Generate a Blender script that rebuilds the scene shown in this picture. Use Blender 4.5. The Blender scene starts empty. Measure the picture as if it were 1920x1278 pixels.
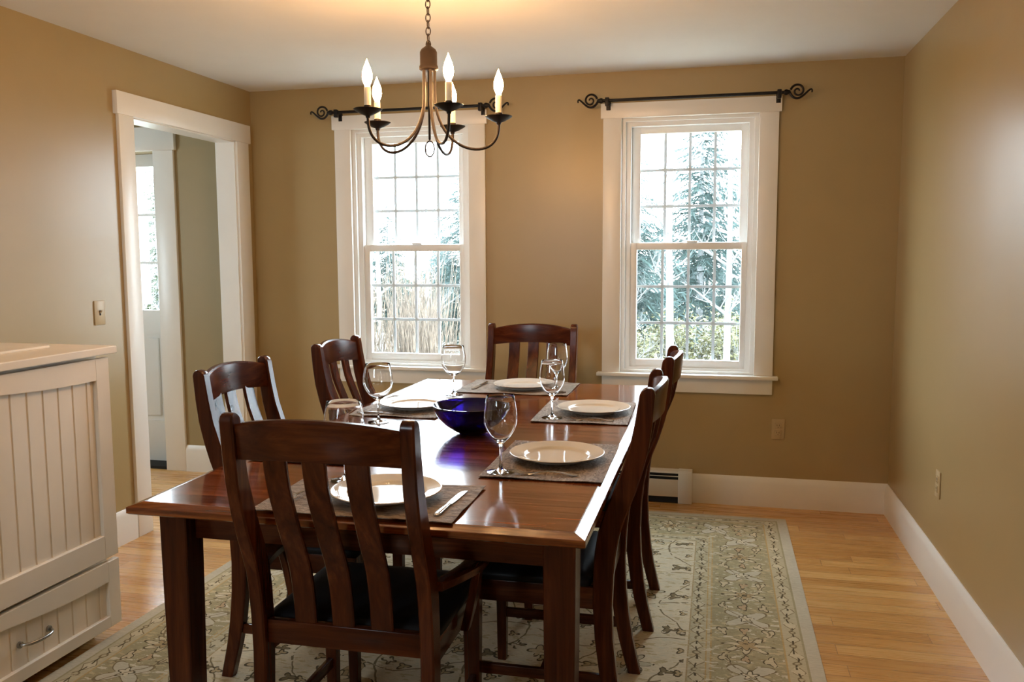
import bpy, bmesh, math, random
from mathutils import Vector, Matrix
D = bpy.data
SC = bpy.context.scene
COL = SC.collection
PI = math.pi
R_ = math.radians

# ------------------------------------------------------------------ camera, sky, exposure
ROOM_W, ROOM_H = 3.785, 2.44          # x: left wall 0 .. right wall; back wall y = 0; camera looks +y
FRONT_Y = -6.3
cam_yaw, cam_pitch, cam_roll = 0.2364, -0.1011, -0.0047
cam = D.cameras.new('camera')
cam.sensor_width = 36.0
cam.lens = 1594.27 / 1920 * 36.0
cam.clip_start = 0.05
cam.clip_end = 200
camo = D.objects.new('camera', cam)
COL.objects.link(camo)
fw = Vector((-math.sin(cam_yaw) * math.cos(cam_pitch), math.cos(cam_yaw) * math.cos(cam_pitch), math.sin(cam_pitch)))
rt = fw.cross(Vector((0, 0, 1))).normalized()
up = rt.cross(fw)
c_, s_ = math.cos(cam_roll), math.sin(cam_roll)
rt, up = c_ * rt + s_ * up, -s_ * rt + c_ * up
camo.matrix_world = Matrix.Translation((2.8554, -4.8991, 1.423)) @ Matrix((rt, up, -fw)).transposed().to_4x4()
SC.camera = camo

SKY_STRENGTH = 20.0
BULB_STRENGTH = 265.0
world = D.worlds.new('overcast_sky')
SC.world = world
world.use_nodes = True
wn = world.node_tree
bg = wn.nodes['Background']
wtc = wn.nodes.new('ShaderNodeTexCoord')
wno = wn.nodes.new('ShaderNodeTexNoise')
wno.inputs['Scale'].default_value = 2.0
wra = wn.nodes.new('ShaderNodeValToRGB')
wra.color_ramp.elements[0].color = (0.70, 0.86, 1.0, 1)
wra.color_ramp.elements[1].color = (0.84, 0.93, 1.0, 1)
wn.links.new(wtc.outputs['Generated'], wno.inputs['Vector'])
wn.links.new(wno.outputs['Fac'], wra.inputs['Fac'])
wn.links.new(wra.outputs['Color'], bg.inputs['Color'])
bg.inputs['Strength'].default_value = SKY_STRENGTH

SC.view_settings.view_transform = 'Standard'
SC.view_settings.look = 'None'
SC.view_settings.exposure = 0.20
SC.view_settings.gamma = 1.0
SC.view_settings.use_curve_mapping = False
SC.cycles.max_bounces = 14
SC.cycles.diffuse_bounces = 6
SC.cycles.transmission_bounces = 12
SC.cycles.transparent_max_bounces = 16
SC.cycles.sample_clamp_indirect = 25.0
SC.cycles.caustics_refractive = False
SC.cycles.caustics_reflective = False

def portal(name, loc, rot, sx, sy):
    l = D.lights.new(name, 'AREA')
    l.shape = 'RECTANGLE'
    l.size, l.size_y = sx, sy
    l.cycles.is_portal = True
    o = D.objects.new(name, l)
    COL.objects.link(o)
    o.location = loc
    o.rotation_euler = rot
    return o
for x in (1.05, 2.69):
    portal('window_daylight', (x, 0.15, 1.47), (R_(-90), 0, 0), 0.8, 1.5)
portal('door_daylight', (-1.13, 0.26, 1.5), (R_(-90), 0, 0), 0.9, 1.2)
portal('front_fill_daylight', (1.0, FRONT_Y - 0.12, 1.7), (R_(90), 0, 0), 0.8, 0.9)  # portal of the added opening behind the viewer
portal('hall_fill_daylight', (-2.24, -1.6, 1.475), (0, R_(-90), 0), 1.05, 0.7)  # portal of the added, unseen hall window

# ------------------------------------------------------------------ materials
class X:
    """a socket of a node tree with arithmetic"""
    def __init__(s, nt, sock): s.nt, s.k = nt, sock
    def m(s, op, *o):
        n = s.nt.nodes.new('ShaderNodeMath'); n.operation = op
        for i, v in enumerate((s,) + o):
            if isinstance(v, X): s.nt.links.new(v.k, n.inputs[i])
            else: n.inputs[i].default_value = v
        return X(s.nt, n.outputs[0])
    def __add__(s, o): return s.m('ADD', o)
    def __sub__(s, o): return s.m('SUBTRACT', o)
    def __mul__(s, o): return s.m('MULTIPLY', o)
    def __truediv__(s, o): return s.m('DIVIDE', o)
    __radd__ = __add__
    __rmul__ = __mul__
    def rsub(s, v): return s.m('MULTIPLY', -1.0) + v
    def abs(s): return s.m('ABSOLUTE')
    def lt(s, o): return s.m('LESS_THAN', o)
    def gt(s, o): return s.m('GREATER_THAN', o)
    def min(s, o): return s.m('MINIMUM', o)
    def max(s, o): return s.m('MAXIMUM', o)
    def rep(s, p): return s.m('PINGPONG', p / 2.0)            # 0..p/2 folded
    def cyc(s, p): return s.m('FLOORED_MODULO', p) - p / 2.0   # -p/2..p/2
    def cos(s): return s.m('COSINE')
    def sin(s): return s.m('SINE')
    def floor(s): return s.m('FLOOR')
    def atan2(s, o): return s.m('ARCTAN2', o)
    def sqrt(s): return s.m('SQRT')

class Mat:
    def __init__(s, name):
        s.m = D.materials.new(name); s.m.use_nodes = True
        s.nt = s.m.node_tree
        s.b = s.nt.nodes['Principled BSDF']
    def xyz(s, kind='Object', scale=(1, 1, 1)):
        tc = s.nt.nodes.new('ShaderNodeTexCoord')
        mp = s.nt.nodes.new('ShaderNodeMapping')
        mp.inputs['Scale'].default_value = scale
        s.nt.links.new(tc.outputs[kind], mp.inputs['Vector'])
        return mp.outputs['Vector']
    def sep(s, v):
        n = s.nt.nodes.new('ShaderNodeSeparateXYZ'); s.nt.links.new(v, n.inputs[0])
        return [X(s.nt, n.outputs[i]) for i in range(3)]
    def comb(s, *v):
        n = s.nt.nodes.new('ShaderNodeCombineXYZ')
        for i, a in enumerate(v):
            if isinstance(a, X): s.nt.links.new(a.k, n.inputs[i])
            else: n.inputs[i].default_value = a
        return n.outputs[0]
    def noise(s, v, scale=5, detail=3, rough=0.5, dist=0.0):
        n = s.nt.nodes.new('ShaderNodeTexNoise')
        n.inputs['Scale'].default_value = scale; n.inputs['Detail'].default_value = detail
        n.inputs['Roughness'].default_value = rough; n.inputs['Distortion'].default_value = dist
        s.nt.links.new(v, n.inputs['Vector'])
        return X(s.nt, n.outputs['Fac'])
    def white(s, v):
        n = s.nt.nodes.new('ShaderNodeTexWhiteNoise'); n.noise_dimensions = '3D'
        s.nt.links.new(v, n.inputs['Vector'])
        return X(s.nt, n.outputs['Value'])
    def ramp(s, f, stops):
        n = s.nt.nodes.new('ShaderNodeValToRGB')
        e = n.color_ramp.elements
        while len(e) < len(stops): e.new(0.5)
        for q, (p, c) in zip(e, stops): q.position = p; q.color = (*c, 1)
        s.nt.links.new(f.k, n.inputs['Fac'])
        return n.outputs['Color']
    def mix(s, f, a, b, mode='MIX'):
        n = s.nt.nodes.new('ShaderNodeMix'); n.data_type = 'RGBA'; n.blend_type = mode
        if isinstance(f, X): s.nt.links.new(f.k, n.inputs[0])
        else: n.inputs[0].default_value = f
        for i, v in ((6, a), (7, b)):
            if isinstance(v, tuple): n.inputs[i].default_value = (*v, 1)
            else: s.nt.links.new(v, n.inputs[i])
        return n.outputs[2]
    def set(s, **k):
        for a, v in k.items():
            i = s.b.inputs[a.replace('_', ' ')]
            if isinstance(v, X): s.nt.links.new(v.k, i)
            elif isinstance(v, bpy.types.NodeSocket): s.nt.links.new(v, i)
            elif isinstance(v, tuple) and len(v) == 3: i.default_value = (*v, 1)
            else: i.default_value = v
        return s
    def bump(s, h, strength=0.2, dist=0.002):
        n = s.nt.nodes.new('ShaderNodeBump')
        n.inputs['Strength'].default_value = strength; n.inputs['Distance'].default_value = dist
        s.nt.links.new(h.k, n.inputs['Height'])
        s.nt.links.new(n.outputs[0], s.b.inputs['Normal'])
        return s

def simple(name, col, rough=0.5, metal=0.0, var=0.06, nscale=6, bump=0.0, bscale=120, spec=0.5, coat=0.0):
    m = Mat(name)
    v = m.xyz()
    n = m.noise(v, nscale, 3)
    lo = tuple(max(0, c * (1 - var)) for c in col); hi = tuple(c * (1 + var) for c in col)
    m.set(Base_Color=m.ramp(n, [(0.3, lo), (0.7, hi)]), Roughness=rough, Metallic=metal)
    m.b.inputs['Specular IOR Level'].default_value = spec
    m.b.inputs['Coat Weight'].default_value = coat
    if bump: m.bump(m.noise(v, bscale, 2), bump, 0.001)
    return m.m

M = {}
M['wall'] = simple('khaki_wall_paint', (0.385, 0.286, 0.136), 0.32, var=0.015, bump=0.10, bscale=260, spec=0.5)
M['hallwall'] = simple('hall_wall_paint', (0.34, 0.265, 0.14), 0.5, var=0.015, bump=0.1, bscale=260, spec=0.35)
M['ceiling'] = simple('ceiling_paint', (0.78, 0.78, 0.77), 0.9, var=0.01, bump=0.08, bscale=200, spec=0.2)
M['trim'] = simple('white_trim_paint', (0.80, 0.785, 0.74), 0.32, var=0.015, bump=0.03, bscale=60)
M['sash'] = simple('white_vinyl', (0.80, 0.81, 0.80), 0.35, var=0.01)
M['grille'] = simple('pale_grille', (0.80, 0.83, 0.84), 0.4, var=0.02)
def translucent(mat, f, col):
    nt = mat.node_tree
    t = nt.nodes.new('ShaderNodeBsdfTranslucent'); t.inputs[0].default_value = (*col, 1)
    mx = nt.nodes.new('ShaderNodeMixShader'); mx.inputs[0].default_value = f
    nt.links.new(nt.nodes['Principled BSDF'].outputs[0], mx.inputs[1]); nt.links.new(t.outputs[0], mx.inputs[2])
    nt.links.new(mx.outputs[0], nt.nodes['Material Output'].inputs['Surface'])
translucent(M['grille'], 0.11, (0.8, 0.9, 1.0))
M['cabinet'] = simple('cream_cabinet_paint', (0.86, 0.79, 0.68), 0.4, var=0.02, bump=0.04, bscale=50)
M['plate_cover'] = simple('ivory_plastic', (0.46, 0.35, 0.19), 0.4, var=0.01)
M['heater'] = simple('white_enamel', (0.76, 0.73, 0.66), 0.35, var=0.01)
M['dark'] = simple('dark_recess', (0.012, 0.012, 0.012), 0.8)
M['iron'] = simple('black_wrought_iron', (0.014, 0.011, 0.010), 0.42, metal=0.6, var=0.2, nscale=30, bump=0.15, bscale=80)
M['bronze'] = simple('oil_rubbed_bronze', (0.020, 0.012, 0.008), 0.5, metal=0.35, var=0.3, nscale=25, bump=0.1, bscale=90)
M['candle'] = simple('ivory_candle_sleeve', (0.90, 0.84, 0.68), 0.5, var=0.02)
M['steel'] = simple('polished_steel', (0.62, 0.62, 0.62), 0.16, metal=1.0, var=0.03)
M['chrome'] = simple('brushed_nickel', (0.42, 0.41, 0.39), 0.25, metal=1.0, var=0.05)
M['plate'] = simple('cream_porcelain', (0.80, 0.77, 0.70), 0.06, var=0.01, coat=0.0)
M['leather'] = simple('black_leather', (0.009, 0.008, 0.009), 0.46, var=0.2, nscale=12, bump=0.2, bscale=90, spec=0.16)
M['siding'] = simple('outside_siding', (0.6, 0.6, 0.58), 0.7)

def wood(name, axis, c0, c1, c2, rough, coat=0.0, spec=0.3, bump=0.04, contrast=1.0):
    m = Mat(name)
    sc = [9.0, 9.0, 9.0]
    sc[axis] = 0.9
    v = m.xyz('Object', tuple(sc))
    n1 = m.noise(v, 2.2, 5, 0.6, 1.2)
    sc2 = [60.0, 60.0, 60.0]; sc2[axis] = 2.0
    v2 = m.xyz('Object', tuple(sc2))
    n2 = m.noise(v2, 1.5, 3, 0.6, 0.4)
    f = ((n1 * 0.75 + n2 * 0.3) - 0.525) * contrast + 0.525
    m.set(Base_Color=m.ramp(f, [(0.33, c0), (0.53, c1), (0.74, c2)]), Roughness=(n2 * 0.04 + (rough - 0.02)))
    m.b.inputs['Coat Weight'].default_value = coat
    m.b.inputs['Coat Roughness'].default_value = 0.08
    m.b.inputs['Specular IOR Level'].default_value = spec
    m.bump(n2, bump, 0.001)
    return m.m
WC = ((0.026, 0.0050, 0.0016), (0.066, 0.0140, 0.0042), (0.135, 0.033, 0.0095))
for i, a in enumerate('xyz'):
    M['wood_' + a] = wood('cherry_stained_wood_' + a, i, *WC, 0.22, 0.0, 0.28, bump=0.015)
M['tabletop'] = wood('polished_table_wood', 0, (0.06, 0.012, 0.003), (0.165, 0.040, 0.0085), (0.30, 0.086, 0.018), 0.14, 0.3, 0.5, bump=0.01, contrast=1.5)

def floor_mat():
    m = Mat('oak_strip_floor')
    x, y, z = m.sep(m.xyz('Object'))
    pw = 0.082
    row = (y / pw).floor()
    rnd = m.white(m.comb(row, 3.7, 1.0))
    L = 1.15
    xs = x + rnd * 5.0
    col = (xs / L).floor()
    rid = m.white(m.comb(row, col, 7.0))
    v = m.comb(xs * 0.9 + rid * 40.0, y * 13.0, rid * 30.0)
    g = m.noise(v, 2.4, 5, 0.6, 1.0)
    g2 = m.noise(m.comb(xs * 3.0, y * 120.0, rid * 9.0), 1.2, 2)
    f = g * 0.55 + rid * 0.33 + g2 * 0.18
    base = m.ramp(f, [(0.22, (0.39, 0.178, 0.047)), (0.48, (0.58, 0.305, 0.092)), (0.72, (0.70, 0.42, 0.152))])
    ey = (y - row * pw).min((row + 1.0) * pw - y)
    ex = (xs - col * L).min((col + 1.0) * L - xs)
    seam = ey.min(ex).lt(0.0011)
    m.set(Base_Color=m.mix(seam, base, (0.22, 0.105, 0.035)), Roughness=(g2 * 0.1 + 0.23))
    m.b.inputs['Coat Weight'].default_value = 0.25
    m.b.inputs['Coat Roughness'].default_value = 0.15
    m.bump(seam.rsub(1.0), 0.25, 0.0006)
    return m.m
M['floor'] = floor_mat()

RUG_HX, RUG_HY = 1.285, 1.80
def rug_mat():
    m = Mat('woven_oriental_rug')
    v0 = m.xyz('Object')
    wob = m.noise(v0, 9, 2)
    wob2 = m.noise(m.xyz('Object', (1, 1.3, 1)), 7.3, 2)
    x, y, z = m.sep(v0)
    ax, ay = x.abs().rsub(RUG_HX), y.abs().rsub(RUG_HY)
    side = ax.lt(ay)
    d = ax.min(ay)
    s = y * side + x * side.rsub(1.0)
    wx, wy = (wob - 0.5) * 0.05, (wob2 - 0.5) * 0.05
    gap = m.noise(m.xyz('Object', (1, 1, 1)), 34, 2)
    broken = gap.gt(0.40)
    sd, dd = s + wx, d + wy
    plain = (0.52, 0.49, 0.41); sage = (0.36, 0.32, 0.205); cream = (0.64, 0.575, 0.445)
    guard = (0.475, 0.425, 0.30); gold = (0.46, 0.33, 0.16); dark = (0.105, 0.085, 0.05); tan = (0.41, 0.31, 0.18)
    dk2 = (0.22, 0.175, 0.105)
    def band(a, b): return d.gt(a) * d.lt(b)
    def flower(u, v, r0, r1, n, ph=0.0):
        r = (u * u + v * v).sqrt()
        th = v.atan2(u)
        e = (th * n + ph).cos() * r1 + r0
        return r, e
    out = plain
    def put(mask, c):
        nonlocal out
        if c in (dark, dk2): mask = mask * broken
        out = m.mix(mask, out, c)
    put(d.gt(0.048), sage); put(band(0.056, 0.118), guard); put(d.gt(0.118), gold); put(d.gt(0.124), sage)
    put(d.gt(0.375), gold); put(d.gt(0.381), guard); put(d.gt(0.392), gold); put(d.gt(0.397), guard)
    put(d.gt(0.455), tan); put(d.gt(0.460), cream)
    blot = m.noise(m.xyz('Object', (1, 2.4, 1)), 17, 3, 0.65)
    blot2 = m.noise(m.xyz('Object', (1.2, 2.2, 1)), 27, 3, 0.6)
    inr = d.gt(0.125)
    put(blot.gt(0.585) * inr, (0.50, 0.42, 0.27)); put(blot.lt(0.40) * inr, (0.60, 0.56, 0.45))
    inb0 = d.lt(0.455) * inr
    put(blot2.gt(0.655) * inb0, (0.20, 0.155, 0.09)); put(blot2.lt(0.35) * inb0, (0.33, 0.27, 0.155))
    # guard bands: dark dashes and small diamonds
    for c0, per in ((0.087, 0.125), (0.427, 0.125)):
        u, v = sd.cyc(per), dd - c0
        inb = band(c0 - 0.029, c0 + 0.027)
        put((u.abs() * 1.0 + v.abs() * 1.5).lt(0.040) * inb, (0.56, 0.51, 0.38))
        put(((u.abs() + v.abs() * 1.5) - 0.040).abs().lt(0.0035) * inb, dk2)
        put(v.abs().lt(0.0035) * (u.abs() - 0.030).abs().lt(0.018) * inb, dark)
        u2 = (sd + per / 2).cyc(per)
        put(((u2 * u2 + v * v).sqrt() - 0.011).abs().lt(0.0035) * inb, dk2)
    # main border
    inb = band(0.135, 0.368)
    per = 0.46
    u, v = sd.cyc(per), dd - 0.25
    r, e = flower(u * 1.25, v * 0.95, 0.062, 0.024, 8)
    put(r.lt(e) * inb, (0.56, 0.50, 0.36)); put((r - e).abs().lt(0.0050) * inb, dark)
    r2, e2 = flower(u * 1.15, v, 0.034, 0.010, 6)
    put(r2.lt(e2) * inb, tan); put((r2 - e2).abs().lt(0.0035) * inb, dark)
    put(r.lt(0.012) * inb, dark)
    u, v = (sd + per / 2).cyc(per), dd - 0.245
    r, e = flower(u, v * 0.85, 0.060, 0.028, 4, PI)
    put(r.lt(e) * inb, (0.52, 0.49, 0.40)); put((r - e).abs().lt(0.0040) * inb, dk2)
    r3, e3 = flower(u, v, 0.025, 0.008, 5)
    put(r3.lt(e3) * inb, (0.60, 0.55, 0.43)); put((r3 - e3).abs().lt(0.0035) * inb, dark)
    for off in (per * 0.25, per * 0.75):
        for c0, sz in ((0.175, 0.026), (0.33, 0.026), (0.25, 0.022)):
            u, v = (sd + off).cyc(per), dd - c0
            r, e = flower(u * 0.8, v * 1.6, sz, sz * 0.35, 3, off * 9)
            put(r.lt(e) * inb, (0.53, 0.46, 0.32) if c0 != 0.25 else (0.46, 0.34, 0.22))
            put((r - e).abs().lt(0.0036) * inb, dark)
    vine = (dd - ((sd * (2 * PI / per)).sin() * 0.075 + 0.25)).abs().lt(0.0032)
    put(vine * inb, dk2)
    # field
    inf = d.gt(0.47)
    xw, yw = x + wx, y + wy
    vine = ((xw - ((yw * 9.0).sin() * 0.08)).cyc(0.31)).abs().lt(0.0038)
    put(vine * inf, dk2)
    vine = ((yw - ((xw * 10.0).sin() * 0.07)).cyc(0.33)).abs().lt(0.0034)
    put(vine * inf, dk2)
    for ox, oy, px, py, r0, r1, n, c in ((0, 0, 0.62, 0.66, 0.088, 0.036, 5, tan), (0.31, 0.33, 0.62, 0.66, 0.066, 0.022, 7, (0.50, 0.47, 0.36)),
                                         (0.16, 0.15, 0.31, 0.33, 0.030, 0.013, 4, (0.54, 0.44, 0.29)), (0.02, 0.20, 0.31, 0.33, 0.022, 0.010, 3, dk2), (0.09, 0.06, 0.205, 0.22, 0.018, 0.009, 4, dk2), (0.05, 0.12, 0.155, 0.165, 0.015, 0.007, 3, (0.46, 0.36, 0.22))):
        u, v = (xw + ox).cyc(px), (yw + oy).cyc(py)
        r, e = flower(u, v, r0, r1, n)
        put(r.lt(e) * inf, c); put((r - e).abs().lt(0.0040) * inf, dark)
        if r0 > 0.05:
            put((r - e * 0.5).abs().lt(0.004) * inf, dk2)
    fib = m.noise(m.xyz('Object', (1, 6, 1)), 60, 2)
    patch = m.noise(v0, 3.0, 3)
    shade = fib * 0.5 + patch * 0.4
    fin = m.mix(1.0, out, m.ramp(shade, [(0.25, (0.82, 0.78, 0.70)), (0.65, (1.28, 1.22, 1.11))]), 'MULTIPLY')
    m.set(Base_Color=fin, Roughness=0.95)
    m.b.inputs['Specular IOR Level'].default_value = 0.1
    m.bump(m.noise(v0, 420, 1), 0.4, 0.002)
    return m.m
M['rug'] = rug_mat()

def mat_mat():
    m = Mat('taupe_placemat_cloth')
    v = m.xyz()
    x, y, z = m.sep(v)
    wv = ((x * 900.0).sin() * (y * 900.0).sin()) * 0.5 + 0.5
    n = m.noise(m.xyz('Object', (1, 2.2, 1)), 26, 4, 0.6, 1.5)
    m.set(Base_Color=m.ramp(n, [(0.36, (0.15, 0.102, 0.064)), (0.64, (0.42, 0.32, 0.225))]), Roughness=0.7)
    m.b.inputs['Sheen Weight'].default_value = 0.05
    m.bump(n + wv * 0.08, 1.0, 0.010)
    return m.m
M['mat'] = mat_mat()

def glass_mat(name, col, rough=0.0, ior=1.46):
    m = Mat(name)
    m.set(Base_Color=col, Roughness=rough, IOR=ior)
    m.b.inputs['Transmission Weight'].default_value = 1.0
    return m.m
M['glass'] = glass_mat('clear_glass', (1, 1, 1))
M['cobalt'] = glass_mat('cobalt_glass', (0.008, 0.003, 0.12), 0.02)

def pane_mat():
    m = Mat('window_pane')
    nt = m.nt
    tr = nt.nodes.new('ShaderNodeBsdfTransparent'); tr.inputs[0].default_value = (0.97, 0.985, 0.98, 1)
    gl = nt.nodes.new('ShaderNodeBsdfGlossy'); gl.inputs['Roughness'].default_value = 0.0
    mx = nt.nodes.new('ShaderNodeMixShader')
    mx.inputs[0].default_value = 0.05; nt.links.new(tr.outputs[0], mx.inputs[1]); nt.links.new(gl.outputs[0], mx.inputs[2])
    nt.links.new(mx.outputs[0], nt.nodes['Material Output'].inputs['Surface'])
    return m.m
M['pane'] = pane_mat()

def bulb_mat():
    m = Mat('lit_flame_bulb')
    m.set(Base_Color=(0.9, 0.8, 0.6), Roughness=0.3, Emission_Color=(1.0, 0.53, 0.21))
    m.b.inputs['Emission Strength'].default_value = BULB_STRENGTH
    return m.m
M['bulb'] = bulb_mat()

M['bark'] = simple('pale_grey_bark', (0.15, 0.155, 0.155), 0.9, var=0.35, nscale=5, bump=0.4, bscale=20)
M['needles'] = simple('blue_green_needles', (0.040, 0.068, 0.064), 0.7, var=0.5, nscale=4)
M['needles2'] = simple('olive_green_needles', (0.045, 0.058, 0.028), 0.7, var=0.4, nscale=4)
M['brush'] = simple('tan_dry_twigs', (0.115, 0.088, 0.066), 0.8, var=0.6, nscale=9)
M['shrub'] = simple('yellow_green_leaves', (0.085, 0.082, 0.035), 0.7, var=0.5, nscale=5)
M['ground'] = simple('leaf_litter', (0.26, 0.24, 0.19), 0.95, var=0.4, nscale=3, bump=0.4, bscale=9)

# ------------------------------------------------------------------ mesh helpers
class MB:
    def __init__(s): s.bm = bmesh.new()
    def box(s, a, b, bev=0.0, seg=2):
        lo = [min(p, q) for p, q in zip(a, b)]; hi = [max(p, q) for p, q in zip(a, b)]
        vs = [s.bm.verts.new((x, y, z)) for z in (lo[2], hi[2]) for y in (lo[1], hi[1]) for x in (lo[0], hi[0])]
        fs = [s.bm.faces.new([vs[i] for i in q]) for q in ((0, 2, 3, 1), (4, 5, 7, 6), (0, 1, 5, 4), (2, 6, 7, 3), (0, 4, 6, 2), (1, 3, 7, 5))]
        if bev > 0:
            es = list({e for f in fs for e in f.edges})
            bmesh.ops.bevel(s.bm, geom=es, offset=bev, segments=seg, affect='EDGES', profile=0.5)
        return s
    def loft(s, rings, caps=True, closed=True):
        vr = [[s.bm.verts.new(p) for p in r] for r in rings]
        n = len(vr[0])
        for a, b in zip(vr, vr[1:]):
            for i in range(n if closed else n - 1):
                j = (i + 1) % n
                s.bm.faces.new((a[i], a[j], b[j], b[i]))
        if caps and closed:
            s.bm.faces.new(list(reversed(vr[0]))); s.bm.faces.new(vr[-1])
        return s
    def tube(s, pts, rad, n=8, caps=True):
        P = [Vector(p) for p in pts]
        rr = rad if isinstance(rad, (list, tuple)) else [rad] * len(P)
        rings = []
        t0 = (P[1] - P[0]).normalized()
        ref = Vector((0, 0, 1)) if abs(t0.z) < 0.9 else Vector((1, 0, 0))
        u = t0.cross(ref).normalized()
        for i, p in enumerate(P):
            t = (P[min(i + 1, len(P) - 1)] - P[max(i - 1, 0)]).normalized()
            u = (u - t * u.dot(t)).normalized()
            w = t.cross(u)
            rings.append([p + (u * math.cos(a) + w * math.sin(a)) * rr[i] for a in [2 * PI * k / n for k in range(n)]])
        return s.loft(rings, caps)
    def lathe(s, prof, n=32, c=(0, 0, 0), close=False):
        vr = []
        for r, z in prof:
            if r < 1e-6: vr.append([s.bm.verts.new((c[0], c[1], c[2] + z))])
            else: vr.append([s.bm.verts.new((c[0] + r * math.cos(2 * PI * k / n), c[1] + r * math.sin(2 * PI * k / n), c[2] + z)) for k in range(n)])
        prs = list(zip(vr, vr[1:])) + ([(vr[-1], vr[0])] if close else [])
        for a, b in prs:
            for i in range(n):
                j = (i + 1) % n
                if len(a) == 1 and len(b) == 1: continue
                if len(a) == 1: s.bm.faces.new((a[0], b[j], b[i]))
                elif len(b) == 1: s.bm.faces.new((a[i], a[j], b[0]))
                else: s.bm.faces.new((a[i], a[j], b[j], b[i]))
        return s
    def prism(s, poly, axis, a, b):
        """poly of 2-d points extruded along axis from a to b"""
        def mk(p, t):
            q = list(p); q.insert(axis, t); return q
        va = [s.bm.verts.new(mk(p, a)) for p in poly]; vb = [s.bm.verts.new(mk(p, b)) for p in poly]
        n = len(poly)
        for i in range(n):
            s.bm.faces.new((va[i], va[(i + 1) % n], vb[(i + 1) % n], vb[i]))
        s.bm.faces.new(list(reversed(va))); s.bm.faces.new(vb)
        return s
    def torus(s, c, R, r, ax, ay, n=20, k=6, sx=1.0, sy=1.0):
        c = Vector(c); ax = Vector(ax); ay = Vector(ay); az = ax.cross(ay)
        vr = []
        for i in range(n):
            a = 2 * PI * i / n
            p = c + ax * (R * sx * math.cos(a)) + ay * (R * sy * math.sin(a))
            o = (ax * math.cos(a) + ay * math.sin(a))
            vr.append([s.bm.verts.new(p + o * (r * math.cos(2 * PI * j / k)) + az * (r * math.sin(2 * PI * j / k))) for j in range(k)])
        for i in range(n):
            A, B = vr[i], vr[(i + 1) % n]
            for j in range(k):
                s.bm.faces.new((A[j], A[(j + 1) % k], B[(j + 1) % k], B[j]))
        return s
    def quad(s, *p):
        s.bm.faces.new([s.bm.verts.new(q) for q in p]); return s
    def build(s, name, mat, parent=None, smooth=True, angle=40, loc=None):
        bmesh.ops.recalc_face_normals(s.bm, faces=s.bm.faces)
        me = D.meshes.new(name)
        s.bm.to_mesh(me); s.bm.free()
        me.materials.append(mat)
        if smooth:
            for f in me.polygons: f.use_smooth = True
            try: me.set_sharp_from_angle(angle=R_(angle))
            except Exception: pass
        o = D.objects.new(name, me)
        COL.objects.link(o)
        if parent: o.parent = parent
        if loc: o.location = loc
        return o

def tag(o, label=None, cat=None, group=None, kind=None):
    if label: o['label'] = label
    if cat: o['category'] = cat
    if group: o['group'] = group
    if kind: o['kind'] = kind
    return o
def empty(name, loc=(0, 0, 0), rz=0.0):
    o = D.objects.new(name, None)
    o.empty_display_size = 0.1
    COL.objects.link(o)
    o.location = loc; o.rotation_euler = (0, 0, rz)
    return o
KIDS = {}
def kids(o): return [c for c in D.objects if c.parent == o]
def copy_tree(o, parent=None):
    ch = kids(o)
    c = o.copy(); COL.objects.link(c)
    if parent: c.parent = parent
    for k in ch: copy_tree(k, c)
    return c
def struct(o, label=None, cat=None):
    return tag(o, label, cat, kind='structure')
def crom(tab, t):
    """smooth interpolation of a table [(t, v)]"""
    if t <= tab[0][0]: return tab[0][1]
    if t >= tab[-1][0]: return tab[-1][1]
    for i in range(len(tab) - 1):
        if tab[i][0] <= t <= tab[i + 1][0]: break
    t1, p1 = tab[i]; t2, p2 = tab[i + 1]
    def sl(k):
        if k <= 0: return (tab[1][1] - tab[0][1]) / (tab[1][0] - tab[0][0])
        if k >= len(tab) - 1: return (tab[-1][1] - tab[-2][1]) / (tab[-1][0] - tab[-2][0])
        return (tab[k + 1][1] - tab[k - 1][1]) / (tab[k + 1][0] - tab[k - 1][0])
    h = t2 - t1; u = (t - t1) / h
    m1, m2 = sl(i) * h, sl(i + 1) * h
    return (2 * u**3 - 3 * u**2 + 1) * p1 + (u**3 - 2 * u**2 + u) * m1 + (-2 * u**3 + 3 * u**2) * p2 + (u**3 - u**2) * m2
def bezier(p, n):
    P = [Vector(q) for q in p]; out = []
    for i in range(n + 1):
        t = i / n; Q = P[:]
        while len(Q) > 1: Q = [a.lerp(b, t) for a, b in zip(Q, Q[1:])]
        out.append(Q[0])
    return out
def chamfer_rect(cx, cy, z, w, d, ch, az=None):
    w2, d2 = w / 2, d / 2
    return [(cx + a, cy + b, z) for a, b in ((-w2 + ch, -d2), (w2 - ch, -d2), (w2, -d2 + ch), (w2, d2 - ch), (w2 - ch, d2), (-w2 + ch, d2), (-w2, d2 - ch), (-w2, -d2 + ch))]

# ------------------------------------------------------------------ room shell
W, H = ROOM_W, ROOM_H
WT = 0.16      # outer wall thickness
HX0 = -2.1     # far side of the hall
HY0 = -3.2     # near end of the hall
struct(MB().box((HX0 - 0.1, FRONT_Y - 0.15, -0.12), (W + 0.12, WT, 0.0)).build('floor', M['floor'], smooth=False), 'honey oak strip floor with boards running across the room', 'floor')
struct(MB().box((HX0 - 0.1, FRONT_Y - 0.15, H), (W + 0.12, WT, H + 0.12)).build('ceiling', M['ceiling'], smooth=False), 'plain white ceiling', 'ceiling')
struct(MB().box((W, FRONT_Y - 0.15, 0), (W + 0.12, WT, H)).build('wall_right', M['wall'], smooth=False), 'bare khaki wall on the right with a glossy window sheen', 'wall')
WIN1, WIN2 = 0.5717, 2.2149
OX0, OX1, OZ0, OZ1 = 0.097, 0.855, 0.745, 2.188
mb = MB()
xs = [0.0]
for w0 in (WIN1, WIN2): xs += [w0 + OX0, w0 + OX1]
xs.append(W)
for i in range(0, 6, 2):
    mb.box((xs[i], 0, 0), (xs[i + 1], WT, H))
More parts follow.
